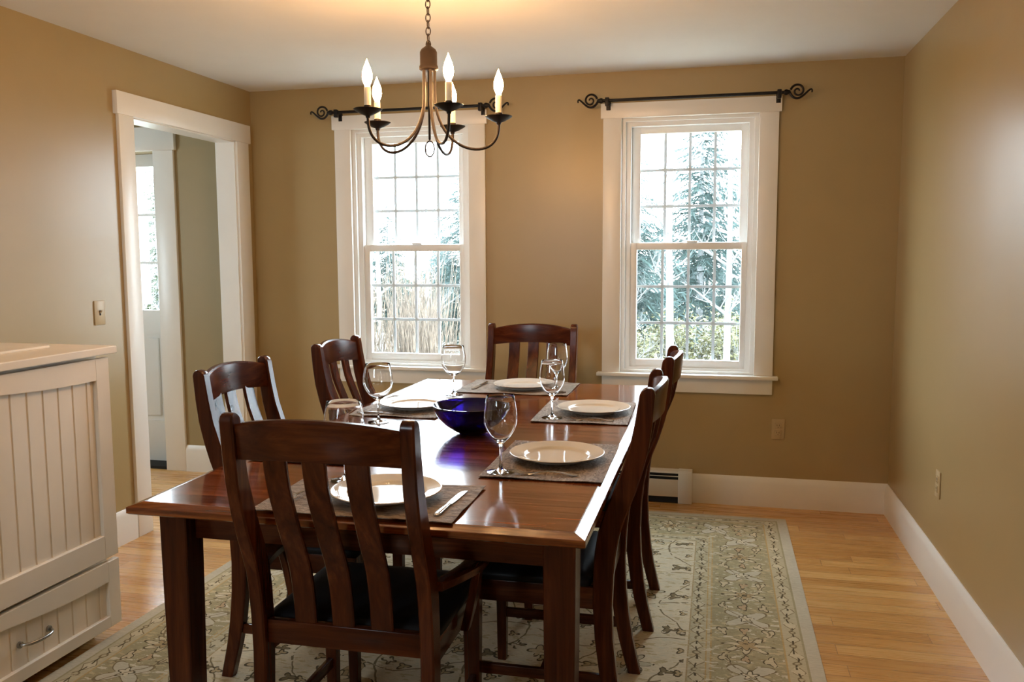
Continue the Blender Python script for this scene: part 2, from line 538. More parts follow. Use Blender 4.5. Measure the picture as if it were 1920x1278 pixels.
for i in (1, 3):
    mb.box((xs[i], 0, 0), (xs[i + 1], WT, OZ0)); mb.box((xs[i], 0, OZ1), (xs[i + 1], WT, H))
struct(mb.build('wall_back', M['wall'], smooth=False), 'warm tan back wall with the two windows', 'wall')
DY0, DY1, DZ = -1.150, -0.185, 2.125    # doorway in the left wall
mb = MB()
mb.box((-0.12, FRONT_Y, 0), (0, DY0, H)).box((-0.12, DY1, 0), (0, 0, H)).box((-0.12, DY0, DZ), (0, DY1, H))
struct(mb.build('wall_left', M['wall'], smooth=False), 'khaki left wall with the open doorway to the hall', 'wall')
mb = MB()
FX0, FX1 = 0.6, 1.4
FZ0, FZ1 = 1.25, 2.15
mb.box((HX0 - 0.1, FRONT_Y - 0.15, 0), (FX0, FRONT_Y, H)).box((FX1, FRONT_Y - 0.15, 0), (W, FRONT_Y, H)).box((FX0, FRONT_Y - 0.15, FZ1), (FX1, FRONT_Y, H)).box((FX0, FRONT_Y - 0.15, 0), (FX1, FRONT_Y, FZ0))
struct(mb.build('wall_front', M['wall'], smooth=False), 'khaki wall behind the viewer with a glazed opening added for fill light', 'wall')
# unseen glazed opening added behind the viewer to let in fill daylight
w3 = struct(empty('window_3', ((FX0 + FX1) / 2, FRONT_Y, 0)), 'unseen glazed opening added behind the viewer for fill light', 'window')
cx = (FX0 + FX1) / 2
mb = MB()
for a, b in ((FX0, FX0 + 0.05), (cx - 0.03, cx + 0.03), (FX1 - 0.05, FX1)): mb.box((a - cx, -0.1, FZ0), (b - cx, -0.05, FZ1))
mb.box((FX0 - cx, -0.1, FZ1 - 0.05), (FX1 - cx, -0.05, FZ1)).box((FX0 - cx, -0.1, FZ0), (FX1 - cx, -0.05, FZ0 + 0.05))
mb.build('frame', M['sash'], w3, smooth=False)
MB().box((FX0 - cx + 0.05, -0.078, FZ0 + 0.05), (FX1 - cx - 0.05, -0.073, FZ1 - 0.05)).build('pane', M['pane'], w3, smooth=False)

# hall beyond the doorway
EX0, EX1, EZ = -1.58, -0.70, 2.10     # front door opening
mb = MB()
mb.box((HX0, 0, 0), (EX0, WT, H)).box((EX1, 0, 0), (0.0, WT, H)).box((EX0, 0, EZ), (EX1, WT, H))
struct(mb.build('wall_hall_back', M['hallwall'], smooth=False), 'narrow strip of tan hall wall seen through the doorway', 'wall')
mb = MB()
mb.box((HX0 - 0.1, HY0, 0), (HX0, -1.95, H)).box((HX0 - 0.1, -1.25, 0), (HX0, WT, H)).box((HX0 - 0.1, -1.95, 0), (HX0, -1.25, 0.95)).box((HX0 - 0.1, -1.95, 2.0), (HX0, -1.25, H))
mb.box((HX0, HY0 - 0.1, 0), (-0.12, HY0, H))
struct(mb.build('wall_hall_side', M['hallwall'], smooth=False), 'tan side wall of the hall', 'wall')

w4 = struct(empty('window_4', (HX0, -1.6, 0)), 'unseen side window added to brighten the hall', 'window')  # window added out of view so daylight brightens the hall
mb = MB()
for a, b in ((-0.35, -0.31), (-0.015, 0.015), (0.31, 0.35)): mb.box((-0.08, a, 0.95), (-0.03, b, 2.0))
mb.box((-0.08, -0.35, 0.95), (-0.03, 0.35, 0.99)).box((-0.08, -0.35, 1.96), (-0.03, 0.35, 2.0))
mb.build('frame', M['sash'], w4, smooth=False)
MB().box((-0.058, -0.31, 0.99), (-0.054, 0.31, 1.96)).build('pane', M['pane'], w4, smooth=False)

def baseboard(name, x0, y0, x1, y1, nx, ny, label, h=0.168, t=0.018):
    """profile swept straight from (x0,y0) to (x1,y1); (nx,ny) points into the room"""
    prof = [(0, 0), (t, 0), (t, h - 0.035), (t * 0.8, h - 0.022), (t * 0.45, h - 0.006), (t * 0.25, h), (0, h)]
    mb = MB()
    r0 = [(x0 + nx * a, y0 + ny * a, z) for a, z in prof]
    r1 = [(x1 + nx * a, y1 + ny * a, z) for a, z in prof]
    mb.loft([r0, r1])
    return struct(mb.build(name, M['trim'], smooth=True, angle=25), label, 'baseboard')
baseboard('baseboard_back', 2.74, 0, W, 0, 0, -1, 'white baseboard along the back wall right of the heater')
baseboard('baseboard_right', W, -0.018, W, FRONT_Y, -1, 0, 'white baseboard running along the right wall')
baseboard('baseboard_left', 0, -1.255, 0, FRONT_Y, 1, 0, 'white baseboard on the left wall behind the cabinet')
baseboard('baseboard_hall', -0.12, 0, -0.565, 0, 0, -1, 'short white baseboard in the hall beyond the doorway', h=0.176)

# doorway trim
t1 = struct(empty('trim_1', (0, (DY0 + DY1) / 2, 0)), 'wide white casing around the open doorway', 'door trim')
cy = (DY0 + DY1) / 2
MB().box((0, -1.248 - cy, 0), (0.019, DY0 + 0.012 - cy, DZ - 0.012), 0.002).build('side_casing', M['trim'], t1)
MB().box((0, DY1 - 0.012 - cy, 0), (0.019, -0.068 - cy, DZ - 0.012), 0.002).build('side_casing', M['trim'], t1)
MB().box((0, -1.266 - cy, DZ - 0.0125), (0.027, -0.054 - cy, 2.222), 0.002).build('head_casing', M['trim'], t1)
mb = MB()
mb.box((-0.121, DY0 - cy, 0), (0.001, DY0 + 0.018 - cy, DZ)).box((-0.121, DY1 - 0.018 - cy, 0), (0.001, DY1 - cy, DZ)).box((-0.121, DY0 - cy, DZ - 0.018), (0.001, DY1 - cy, DZ))
mb.build('jamb', M['trim'], t1, smooth=False)
mb = MB()
mb.box((-0.139, DY0 - 0.1 - cy, 0), (-0.12, DY0 - cy, DZ + 0.1)).box((-0.139, DY1 - cy, 0), (-0.12, DY1 + 0.1 - cy, DZ + 0.1)).box((-0.139, DY0 - cy, DZ), (-0.12, DY1 - cy, DZ + 0.1))
mb.build('hall_casing', M['trim'], t1, smooth=False)

# front door in the hall
d1 = struct(empty('door_1', (EX1, 0.14, 0)), 'white front door with small glass lites at the end of the hall', 'door')
def P(x): return x - EX1
yd0, yd1 = 0.0, 0.045
GX0, GX1, GZ0, GZ1 = -1.46, -0.808, 1.06, 2.02
mb = MB()
mb.box((P(EX0) + 0.004, yd0, 0.02), (P(GX0), yd1, 2.0995)).box((P(GX1), yd0, 0.02), (-0.004, yd1, 2.0995))
mb.box((P(GX0), yd0, GZ1), (P(GX1), yd1, 2.0995)).box((P(GX0), yd0, 0.90), (P(GX1), yd1, GZ0)).box((P(GX0), yd0, 0.02), (P(GX1), yd1, 0.30))
mb.box((P(GX0), yd0 + 0.012, 0.30), (P(GX1), yd1, 0.90))
mb.box((P(GX0) + 0.28, yd0, 0.3), (P(GX0) + 0.37, yd1, 0.9))
mb.build('door_leaf', M['sash'], d1, smooth=False)
for a, b in ((GX0 + 0.03, GX0 + 0.25), (GX0 + 0.40, GX1 - 0.03)):
    MB().box((P(a), yd0 + 0.002, 0.33), (P(b), yd0 + 0.014, 0.87), 0.008, 1).build('panel', M['sash'], d1)
mb = MB()
gw = (GX1 - GX0) / 4
for k in (1, 2, 3): mb.box((P(GX0) + gw * k - 0.009, 0.01, GZ0), (P(GX0) + gw * k + 0.009, 0.036, GZ1))
for z in (1.38, 1.70): mb.box((P(GX0), 0.0105, z - 0.009), (P(GX1), 0.0355, z + 0.009))
mb.build('muntins', M['sash'], d1, smooth=False)
MB().box((P(GX0), 0.021, GZ0), (P(GX1), 0.024, GZ1)).build('pane', M['pane'], d1, smooth=False)
mb = MB()
mb.lathe([(0, -0.052), (0.02, -0.05), (0.026, -0.04), (0.022, -0.028), (0.011, -0.022), (0.011, -0.006), (0.028, -0.004), (0.028, 0.0)], 20)
kb = mb.build('knob', M['chrome'], d1); kb.rotation_euler = (R_(-90), 0, 0); kb.location = (P(EX0) + 0.06, 0, 0.95)
t2 = struct(empty('trim_2', (EX1, 0, 0)), 'white casing around the front door in the hall', 'door trim')
MB().box((0, -0.02, 0), (0.148, 0.0, EZ), 0.002).build('side_casing', M['trim'], t2)
MB().box((P(EX0) - 0.14, -0.02, 0), (P(EX0), 0.0, EZ), 0.002).build('side_casing', M['trim'], t2)
MB().box((P(EX0) - 0.155, -0.027, EZ), (0.163, 0.0, 2.25), 0.002).build('head_casing', M['trim'], t2)
MB().box((P(EX0), 0.0, 0.0), (0, 0.2, 0.018)).build('threshold', M['dark'], t2, smooth=False)

# ------------------------------------------------------------------ windows
def window(n, x0, label):
    r = struct(empty('window_%d' % n, (x0, 0, 0)), label, 'window')
    MB().box((0, -0.019, OZ0), (0.103, 0, 2.195), 0.002).build('side_casing', M['trim'], r)
    MB().box((0.849, -0.019, OZ0), (0.95, 0, 2.195), 0.002).build('side_casing', M['trim'], r)
    MB().box((-0.013, -0.027, 2.182), (0.963, 0, 2.264), 0.002).build('head_casing', M['trim'], r)
    MB().box((-0.028, -0.052, OZ0 - 0.02), (0.978, 0.03, OZ0), 0.004).build('sill', M['trim'], r)
    MB().box((0.0, -0.019, 0.640), (0.95, 0, OZ0 - 0.02), 0.002).build('apron', M['trim'], r)
    mb = MB()
    for w, ya in ((0.028, 0.008), (0.056, 0.034)):
        mb.box((OX0, ya, OZ0), (OX0 + w, WT, OZ1)).box((OX1 - w, ya, OZ0), (OX1, WT, OZ1))
        mb.box((OX0 + w, ya, OZ1 - w * 0.85), (OX1 - w, WT, OZ1)).box((OX0 + w, ya, OZ0), (OX1 - w, WT, OZ0 + w * 0.5))
    mb.build('jamb', M['sash'], r, smooth=False)
    def sash(name, ya, yb, gx0, gx1, gz0, gz1, ox0, ox1, oz0, oz1):
        mb = MB()
        mb.box((ox0, ya, oz0), (gx0, yb, oz1), 0.003).box((gx1, ya, oz0), (ox1, yb, oz1), 0.003)
        mb.box((gx0 - 0.002, ya + 0.001, gz1), (gx1 + 0.002, yb, oz1), 0.003).box((gx0 - 0.002, ya + 0.001, oz0), (gx1 + 0.002, yb, gz0), 0.003)
        s = mb.build(name, M['sash'], r)
        ym = (ya + yb) / 2
        mb = MB()
        for k in (1, 2, 3):
            x = gx0 + (gx1 - gx0) * k / 4
            mb.box((x - 0.008, ym + 0.004, gz0), (x + 0.008, ym + 0.010, gz1))
        for k in (1, 2):
            z = gz0 + (gz1 - gz0) * k / 3
            mb.box((gx0, ym + 0.0035, z - 0.008), (gx1, ym + 0.0095, z + 0.008))
        mb.build('grille', M['grille'], s, smooth=False)
        MB().box((gx0, ym - 0.003, gz0), (gx1, ym, gz1)).build('pane', M['pane'], s, smooth=False)
    sash('lower_sash', 0.045, 0.082, 0.190, 0.770, 0.817, 1.447, OX0 + 0.056, OX1 - 0.056, OZ0 + 0.026, 1.487)
    sash('upper_sash', 0.084, 0.120, 0.203, 0.757, 1.490, 2.104, OX0 + 0.056, OX1 - 0.056, 1.449, 2.142)
    mb = MB()
    mb.box((0.47, 0.030, 1.487), (0.53, 0.06, 1.497), 0.003)
    mb.build('latch', M['sash'], r)
    return r
window(1, WIN1, 'white double-hung window on the left behind the chandelier')
window(2, WIN2, 'white double-hung window on the right near the bare wall corner')

# curtain rods
def curtain_rod(x0, x1, z, label, dz):
    cx = (x0 + x1) / 2; L = (x1 - x0) / 2; y = -0.085
    r = empty('curtain_rod', (cx, 0, z)); tag(r, label, 'curtain rod', 'curtain rods over the windows')
    MB().tube([(-L - 0.01, y, 0), (L + 0.01, y, 0)], 0.0085, 12).build('rod', M['iron'], r)
    for s in (-1, 1):
        mb = MB()
        mb.tube([(s * (L - 0.02), 0.0, -0.004), (s * (L - 0.02), y, -0.004)], 0.006, 8)
        mb.box((s * (L - 0.02) - 0.013, -0.0275, -0.045), (s * (L - 0.02) + 0.013, -0.0285 + 0.006, 0.012), 0.002)
        mb.box((s * (L - 0.02) - 0.011, y - 0.014, -0.030), (s * (L - 0.02) + 0.011, y + 0.014, 0.016), 0.003)
        mb.build('bracket', M['iron'], r)
        mb = MB()
        xa = s * (L + 0.005)
        mb.tube([(xa, y, 0), (xa + s * 0.010, y, 0), (xa + s * 0.022, y, 0), (xa + s * 0.030, y, 0)], [0.013, 0.016, 0.011, 0.009], 12)
        # scroll: spiral inwards from the top, and an S tail swinging under it
        cxs, czs = xa + s * 0.068, 0.004
        pts = []
        for i in range(40):
            t = i / 39
            a = PI - 0.2 - t * 2 * PI * 1.45
            rad = 0.037 * (1 - t) + 0.006 * t
            pts.append((cxs + s * rad * math.cos(a), y, czs + rad * math.sin(a)))
        mb.tube(pts, [0.0062 - 0.0022 * i / 39 for i in range(40)], 8)
        tail = bezier([(xa + s * 0.026, y, 0), (xa + s * 0.045, y, -0.045), (xa + s * 0.085, y, -0.058), (xa + s * 0.105, y, -0.012), (xa + s * 0.128, y, 0.026), (xa + s * 0.145, y, 0.018), (xa + s * 0.138, y, -0.006)], 26)
        mb.tube(tail, [0.0068 - 0.0028 * i / 26 for i in range(27)], 8)
        mb.build('finial', M['iron'], r)
    return r
curtain_rod(0.598, 1.535, 2.275, 'black iron scroll-ended curtain rod over the left window', 0)
curtain_rod(2.225, 3.178, 2.270, 'black iron scroll-ended curtain rod over the right window', 0)

# ------------------------------------------------------------------ electrical plates, heater
def wall_plate(name, loc, rz, kind, label, cat):
    r = empty(name, loc, rz); tag(r, label, cat)
    MB().box((-0.035, -0.006, -0.058), (0.035, 0, 0.058), 0.003).build('cover_plate', M['plate_cover'], r)
    if kind == 'outlet':
        for s in (-1, 1):
            f = MB().box((-0.017, -0.008, s * 0.02 - 0.015), (0.017, -0.005, s * 0.02 + 0.015), 0.003).build('socket', M['plate_cover'], r)
            mb = MB()
            for q in (-0.006, 0.006): mb.box((q - 0.001, -0.0085, s * 0.02 - 0.002), (q + 0.001, -0.0078, s * 0.02 + 0.007))
            mb.tube([(0, -0.0085, s * 0.02 - 0.008), (0, -0.0078, s * 0.02 - 0.008)], 0.002, 8)
            mb.build('slots', M['dark'], f, smooth=False)
    elif kind == 'switch':
        MB().box((-0.005, -0.0075, -0.012), (0.005, -0.005, 0.012), 0.001).build('toggle_frame', M['dark'], r)
        MB().loft([chamfer_rect(0, -0.006, -0.002, 0.008, 0.004, 0.001), chamfer_rect(0, -0.012, 0.006, 0.007, 0.006, 0.001), chamfer_rect(0, -0.016, 0.012, 0.006, 0.004, 0.001)]).build('toggle', M['plate_cover'], r)
    return r
wall_plate('wall_outlet', (3.203, 0, 0.446), 0, 'outlet', 'ivory duplex outlet low on the back wall right of the window', 'outlet')
wall_plate('wall_outlet', (W, -1.052, 0.448), R_(-90), 'outlet', 'ivory outlet seen edge-on low on the right wall', 'outlet')
wall_plate('light_switch', (0, -1.432, 1.157), R_(90), 'switch', 'ivory toggle light switch on the left wall beside the doorway', 'switch')

hx0, hx1 = 0.35, 2.74
r = empty('baseboard_heater', ((hx0 + hx1) / 2, 0, 0)); tag(r, 'long white baseboard heater low on the back wall under the windows', 'heater')
cx = (hx0 + hx1) / 2
a, b = hx0 - cx, hx1 - cx
mb = MB()
mb.box((a, -0.012, 0.0), (b, -0.001, 0.185))                     # back plate
mb.prism([(-0.060, 0.176), (-0.056, 0.186), (-0.002, 0.190), (-0.002, 0.183), (-0.052, 0.176)], 0, a, b)   # top hood
mb.box((a, -0.060, 0.156), (b, -0.056, 0.160))                 # damper lip
mb.build('housing', M['heater'], r, smooth=False)
MB().box((a, -0.064, 0.040), (b, -0.058, 0.140), 0.002).build('front_cover', M['heater'], r)
MB().box((a + 0.001, -0.052, 0.003), (b - 0.001, -0.013, 0.172)).build('fin_core_shade', M['dark'], r, smooth=False)  # black block for the fins, stretched down to paint shade in the bottom gap
MB().box((b - 0.078, -0.068, 0.002), (b, -0.0005, 0.193), 0.003).build('end_cap', M['heater'], r)
MB().box((a, -0.068, 0.002), (a + 0.078, -0.0005, 0.193), 0.003).build('end_cap', M['heater'], r)

# ------------------------------------------------------------------ rug
RZ = 0.008
rug = MB().box((-RUG_HX, -RUG_HY, 0), (RUG_HX, RUG_HY, RZ - 0.0005), 0.003).build('area_rug', M['rug'], loc=(1.952, -0.25 - RUG_HY, 0.0005))
tag(rug, 'cream and sage floral oriental rug under the dining table', 'rug')

# ------------------------------------------------------------------ dining table
TX, TY, TR, TZ = 1.941, -1.765, 0.0, 0.76
table = empty('dining_table', (TX, TY, RZ), TR); tag(table, 'long dark cherry dining table in the middle of the room', 'table')
tz = TZ - RZ
hw, hl = 0.594, 1.172
mb = MB()
def rr(w, l, z): return [(-w, -l, z), (w, -l, z), (w, l, z), (-w, l, z)]
mb.loft([rr(hw - 0.004, hl - 0.004, tz - 0.034), rr(hw + 0.026, hl + 0.026, tz - 0.030), rr(hw + 0.031, hl + 0.031, tz - 0.026), rr(hw + 0.031, hl + 0.031, tz - 0.0105), rr(hw + 0.029, hl + 0.029, tz - 0.009), rr(hw + 0.0015, hl + 0.0015, tz - 0.0005), rr(hw - 0.002, hl - 0.002, tz)])
mb.build('tabletop', M['tabletop'], table, smooth=False)
for sx in (-1, 1):
    for sy in (-1, 1):
        x, y = sx * (hw - 0.048), sy * (hl - 0.096)
        mb = MB()
        mb.loft([chamfer_rect(x, y, 0, 0.070, 0.070, 0.003), chamfer_rect(x, y, 0.45, 0.080, 0.080, 0.003), chamfer_rect(x, y, tz - 0.0345, 0.084, 0.084, 0.003)])
        mb.build('leg', M['wood_z'], table, angle=20)
ay = hl - 0.096
ax = hw - 0.048
for s in (-1, 1):
    MB().box((-ax + 0.042, s * (ay - 0.012) - 0.011, tz - 0.128), (ax - 0.042, s * (ay - 0.012) + 0.011, tz - 0.0345), 0.002).build('apron', M['wood_x'], table)
    MB().box((s * (ax - 0.012) - 0.011, -ay + 0.042, tz - 0.128), (s * (ax - 0.012) + 0.011, ay - 0.042, tz - 0.0345), 0.002).build('apron', M['wood_y'], table)

# ------------------------------------------------------------------ chairs
BACK = [(0, -0.262), (0.14, -0.228), (0.30, -0.206), (0.46, -0.202), (0.62, -0.219), (0.74, -0.262), (0.87, -0.302), (1.042, -0.326)]
def yb(z): return crom(BACK, z)
def chair(arm):
    HT = 1.042
    w = 0.228 if arm else 0.203          # post centre from the middle
    r = empty('dining_armchair' if arm else 'dining_chair')
    zs = [0, 0.06, 0.12, 0.2, 0.3, 0.4, 0.5, 0.56, 0.62, 0.68, 0.74, 0.80, 0.87, 0.94, 1.0, 1.022]
    for s in (-1, 1):
        rings = []
        for z in zs:
            dep = crom([(0, 0.042), (0.2, 0.050), (0.45, 0.057), (0.6, 0.063), (0.74, 0.064), (0.87, 0.054), (1.04, 0.042)], z)
            rings.append(chamfer_rect(s * w, yb(z), z, 0.036, dep, 0.004))
        for k in range(1, 6):
            t = k / 6 * PI / 2
            z = 1.022 + 0.021 * math.sin(t)
            rings.append(chamfer_rect(s * w, yb(z), z, 0.036 - 0.010 * (1 - math.cos(t)), 0.042 * math.cos(t), min(0.004, 0.015 * math.cos(t))))
        MB().loft(rings).build('back_post', M['wood_z'], r, angle=35)
    iw = w - 0.017
    # crest rail: arched, hollowed in plan
    n = 16; rings = []
    for i in range(n + 1):
        u = -1 + 2 * i / n
        x = u * iw
        hol = -0.036 * (1 - u * u)
        top = 1.040 - 0.024 * abs(u) ** 2.2
        bot = 0.940 - 0.012 * u * u
        ring = []
        for z, q in ((bot, -1), (bot + 0.004, -1.15), (top - 0.006, -1.15), (top, -0.7), (top, 0.7), (top - 0.006, 1.15), (bot + 0.004, 1.15), (bot, 1)):
            ring.append((x, yb(z) + hol + q * 0.0105, z))
        rings.append(ring)
    MB().loft(rings).build('crest_rail', M['wood_x'], r, angle=35)
    for k in (-1, 0, 1):
        x0 = k * 0.104
        rings = []
        for z in [0.475 + (0.945 - 0.475) * i / 12 for i in range(13)]:
            hol = -0.034 * (1 - (x0 / iw) ** 2) * min(1, (z - 0.47) / 0.40)
            lum = 0.006 * math.sin((z - 0.475) / 0.47 * PI)
            rings.append(chamfer_rect(x0, yb(z) + hol + lum, z, 0.060, 0.013, 0.003))
        MB().loft(rings).build('slat', M['wood_z'], r, angle=35)
    MB().box((-iw, yb(0.46) - 0.012, 0.420), (iw, yb(0.46) + 0.012, 0.482), 0.003).build('back_rail', M['wood_x'], r)
    # seat: black pad on a rail frame
    fw_ = w + 0.018
    yf = 0.20
    mb = MB()
    mb.box((-fw_ + 0.02, yf - 0.014, 0.385), (fw_ - 0.02, yf + 0.008, 0.450), 0.002)
    mb.build('front_rail', M['wood_x'], r)
    for s in (-1, 1):
        mb = MB()
        mb.box((s * (w - 0.004) - 0.011, yb(0.42) + 0.026, 0.385), (s * (w - 0.004) + 0.011, yf - 0.018, 0.450), 0.002)
        mb.build('side_rail', M['wood_y'], r)
        mb = MB()
        mb.loft([chamfer_rect(s * w, yf, 0, 0.030, 0.030, 0.003), chamfer_rect(s * w, yf, 0.30, 0.037, 0.037, 0.003), chamfer_rect(s * w, yf, 0.452, 0.040, 0.040, 0.003)])
        mb.build('front_leg', M['wood_z'], r, angle=20)
        MB().box((s * w - 0.009, yb(0.17) + 0.022, 0.155), (s * w + 0.009, yf - 0.016, 0.187), 0.003).build('stretcher', M['wood_y'], r)
    MB().box((-w + 0.009, -0.03, 0.158), (w - 0.009, -0.012, 0.184), 0.003).build('stretcher', M['wood_x'], r)
    rings = []
    y0, y1 = yb(0.47) + 0.032, yf + 0.026
    for z, ins in ((0.452, 0.004), (0.462, 0.0), (0.474, 0.003), (0.484, 0.016), (0.489, 0.05), (0.491, 0.11)):
        ring = []
        hx, hy, cyy, cr = fw_ - 0.004 - ins, (y1 - y0) / 2 - ins, (y0 + y1) / 2, max(0.012, 0.03 - ins * 0.2)
        for qx, qy, a0 in ((1, 1, 0), (-1, 1, 90), (-1, -1, 180), (1, -1, 270)):
            for k in range(5):
                a = R_(a0 + k * 22.5)
                ring.append((qx * (hx - cr) + cr * math.cos(a), cyy + qy * (hy - cr) + cr * math.sin(a), z))
        rings.append(ring)
    o = MB().loft(rings).build('seat_pad', M['leather'], r, angle=50)
    if arm:
        for s in (-1, 1):
            mb = MB()
            rings = []
            for i in range(11):
                t = i / 10
                y = (yb(0.60) + 0.02) + (0.05 + 0.02 - yb(0.60)) * t
                x = s * (w + 0.016 + 0.050 * math.sin(min(1, t * 1.4) * PI / 2))
                wd = 0.036 + 0.022 * math.sin(t * PI * 0.75)
                zt = 0.614 - 0.006 * t
                rings.append([(x + a * wd / 2, y, zt + b) for a, b in ((-1, -0.020), (-0.8, -0.024), (0.8, -0.024), (1, -0.020), (1, -0.003), (0.8, 0), (-0.8, 0), (-1, -0.003))])
            ar = mb.loft(rings).build('armrest', M['wood_y'], r, angle=40)
            rings = []
            for i in range(9):
                t = i / 8
                z = 0.40 + (0.590 - 0.40) * t
                x = s * (w + 0.026 + 0.038 * t)
                y = 0.020 + 0.02 * math.sin(t * PI)
                dd = 0.034 + 0.018 * math.sin(t * PI) ** 2
                rings.append(chamfer_rect(x, y, z, 0.022, dd, 0.003))
            MB().loft(rings).build('arm_support', M['wood_z'], r, angle=40)
    return r
GA = 'cherry armchairs at the table ends'; GS = 'cherry side chairs along the table'
arm1 = chair(True)
arm1.location = (1.952, -3.105 + 0.325, RZ); arm1.rotation_euler = (0, 0, R_(0.3))
tag(arm1, 'dark cherry slat-back armchair in the foreground at the near table end, back to viewer', 'chair', GA)
arm2 = copy_tree(arm1)
arm2.location = (1.888, -0.40 - 0.325, RZ); arm2.rotation_euler = (0, 0, R_(180))
tag(arm2, 'dark cherry slat-back chair facing us at the far table end between the windows', 'chair', GA)
s1 = chair(False)
XR, XL = 2.675 - 0.325, 1.207 + 0.325
s1.location = (XR - 0.003, -2.315, RZ); s1.rotation_euler = (0, 0, R_(90.5))
tag(s1, 'dark cherry side chair on the right of the table, nearer to us', 'chair', GS)
for (x, y, a, lab) in ((XR + 0.014, -1.57, 90.5, 'dark cherry side chair on the right of the table, farther, before the right window'),
                       (XL - 0.002, -2.235, -90, 'dark cherry side chair on the left of the table, nearer, in front of the doorway'),
                       (XL, -1.40, -89.5, 'dark cherry side chair on the left of the table, farther, below the left window')):
    q = copy_tree(s1)
    q.location = (x, y, RZ); q.rotation_euler = (0, 0, R_(a))
    tag(q, lab, 'chair', GS)

# ------------------------------------------------------------------ table settings
def placemat(w, l, seed):
    random.seed(seed)
    mb = MB()
    nx, ny = 22, 16
    ph = [random.uniform(0, 6.28) for _ in range(6)]
    def hgt(u, v):
        e = max(abs(u), abs(v))
        lift = 0.005 * max(0, e - 0.75) / 0.25 * (0.5 + 0.5 * math.sin(5 * u + ph[0]) * math.cos(4 * v + ph[1]))
        return 0.0014 + 0.0007 * math.sin(9 * u + 2 * v + ph[2]) * math.sin(8 * v + ph[3]) + 0.0004 * math.sin(23 * u + 5 * v + ph[4]) + lift
    top = [[mb.bm.verts.new((u * w / 2, v * l / 2, hgt(u, v) + 0.0018)) for u in [-1 + 2 * i / nx for i in range(nx + 1)]] for v in [-1 + 2 * j / ny for j in range(ny + 1)]]
    bot = [[mb.bm.verts.new((q.co.x, q.co.y, q.co.z - 0.0022)) for q in row] for row in top]
    for j in range(ny):
        for i in range(nx):
            mb.bm.faces.new((top[j][i], top[j][i + 1], top[j + 1][i + 1], top[j + 1][i]))
            mb.bm.faces.new((bot[j][i], bot[j + 1][i], bot[j + 1][i + 1], bot[j][i + 1]))
    rim = [(0, i) for i in range(nx)] + [(j, nx) for j in range(ny)] + [(ny, i) for i in range(nx, 0, -1)] + [(j, 0) for j in range(ny, 0, -1)]
    for a, b in zip(rim, rim[1:] + rim[:1]):
        mb.bm.faces.new((top[a[0]][a[1]], bot[a[0]][a[1]], bot[b[0]][b[1]], top[b[0]][b[1]]))
    return mb.build('placemat', M['mat'], angle=80)
MZ = TZ + 0.0002
PZ = TZ + 0.0056
def plate_mesh():
    R = 0.153
    prof = [(0, 0.004), (0.06, 0.004), (0.082, 0.003), (0.084, 0.0), (0.090, 0.0), (0.092, 0.004), (0.112, 0.011), (0.150, 0.0205), (R, 0.0225), (R + 0.0005, 0.0240), (R - 0.002, 0.0250),
            (0.148, 0.0240), (0.114, 0.0160), (0.108, 0.0150), (0.1035, 0.0105), (0.099, 0.0078), (0.085, 0.0072), (0.05, 0.0070), (0, 0.0070)]
    return MB().lathe(prof, 64).build('dinner_plate', M['plate'], angle=50)
def wine_glass(name, k):
    r = empty(name)
    lower = [(0.0, 0.0), (0.040, 0.0), (0.0425, 0.001), (0.0425, 0.0020), (0.030, 0.0040), (0.012, 0.0082), (0.0056, 0.016), (0.0040, 0.030), (0.0038, 0.055), (0.0042, 0.076), (0.0070, 0.088)]
    bowl = [(0.018, 0.0985), (0.032, 0.112), (0.0440, 0.132), (0.0500, 0.153), (0.0510, 0.170), (0.0490, 0.193), (0.0450, 0.218), (0.0425, 0.2345)]
    bowl = [(q * k, z) for q, z in bowl]
    inner = [(0.0421 * k, 0.2352), (0.0425 * k - 0.0008, 0.2345)] + [(q - 0.0008 - 0.0008 * max(0, (0.14 - z) / 0.05), z + 0.0012 * max(0, (0.15 - z) / 0.05)) for q, z in reversed(bowl[:-1])] + [(0.0, 0.0955)]
    MB().lathe(lower + bowl + inner, 56).build('goblet', M['glass'], r, angle=60)
    return r
def fork():
    mb = MB()
    L = 0.20
    def zc(t): return crom([(0, 0.0035), (0.15, 0.006), (0.35, 0.012), (0.55, 0.010), (0.68, 0.0045), (0.80, 0.0040), (1.0, 0.0125)], t)
    rings = []
    for i in range(22):
        t = 0.0 + 0.76 * i / 21
        wd = crom([(0, 0.010), (0.03, 0.018), (0.12, 0.015), (0.4, 0.007), (0.58, 0.006), (0.66, 0.014), (0.72, 0.024), (0.76, 0.025)], t)
        th = 0.0022
        y = (t - 0.5) * L
        rings.append([(-wd / 2, y, zc(t)), (wd / 2, y, zc(t)), (wd / 2 * 0.8, y, zc(t) + th), (-wd / 2 * 0.8, y, zc(t) + th)])
    mb.loft(rings)
    for k in range(4):
        x = (k - 1.5) * 0.0068
        rings = []
        for i in range(8):
            t = 0.75 + 0.25 * i / 7
            wd = 0.0042 * (1 - 0.6 * i / 7)
            y = (t - 0.5) * L
            rings.append([(x - wd / 2, y, zc(t)), (x + wd / 2, y, zc(t)), (x + wd / 2, y, zc(t) + 0.0018), (x - wd / 2, y, zc(t) + 0.0018)])
        mb.loft(rings)
    return mb.build('fork', M['steel'], angle=50)
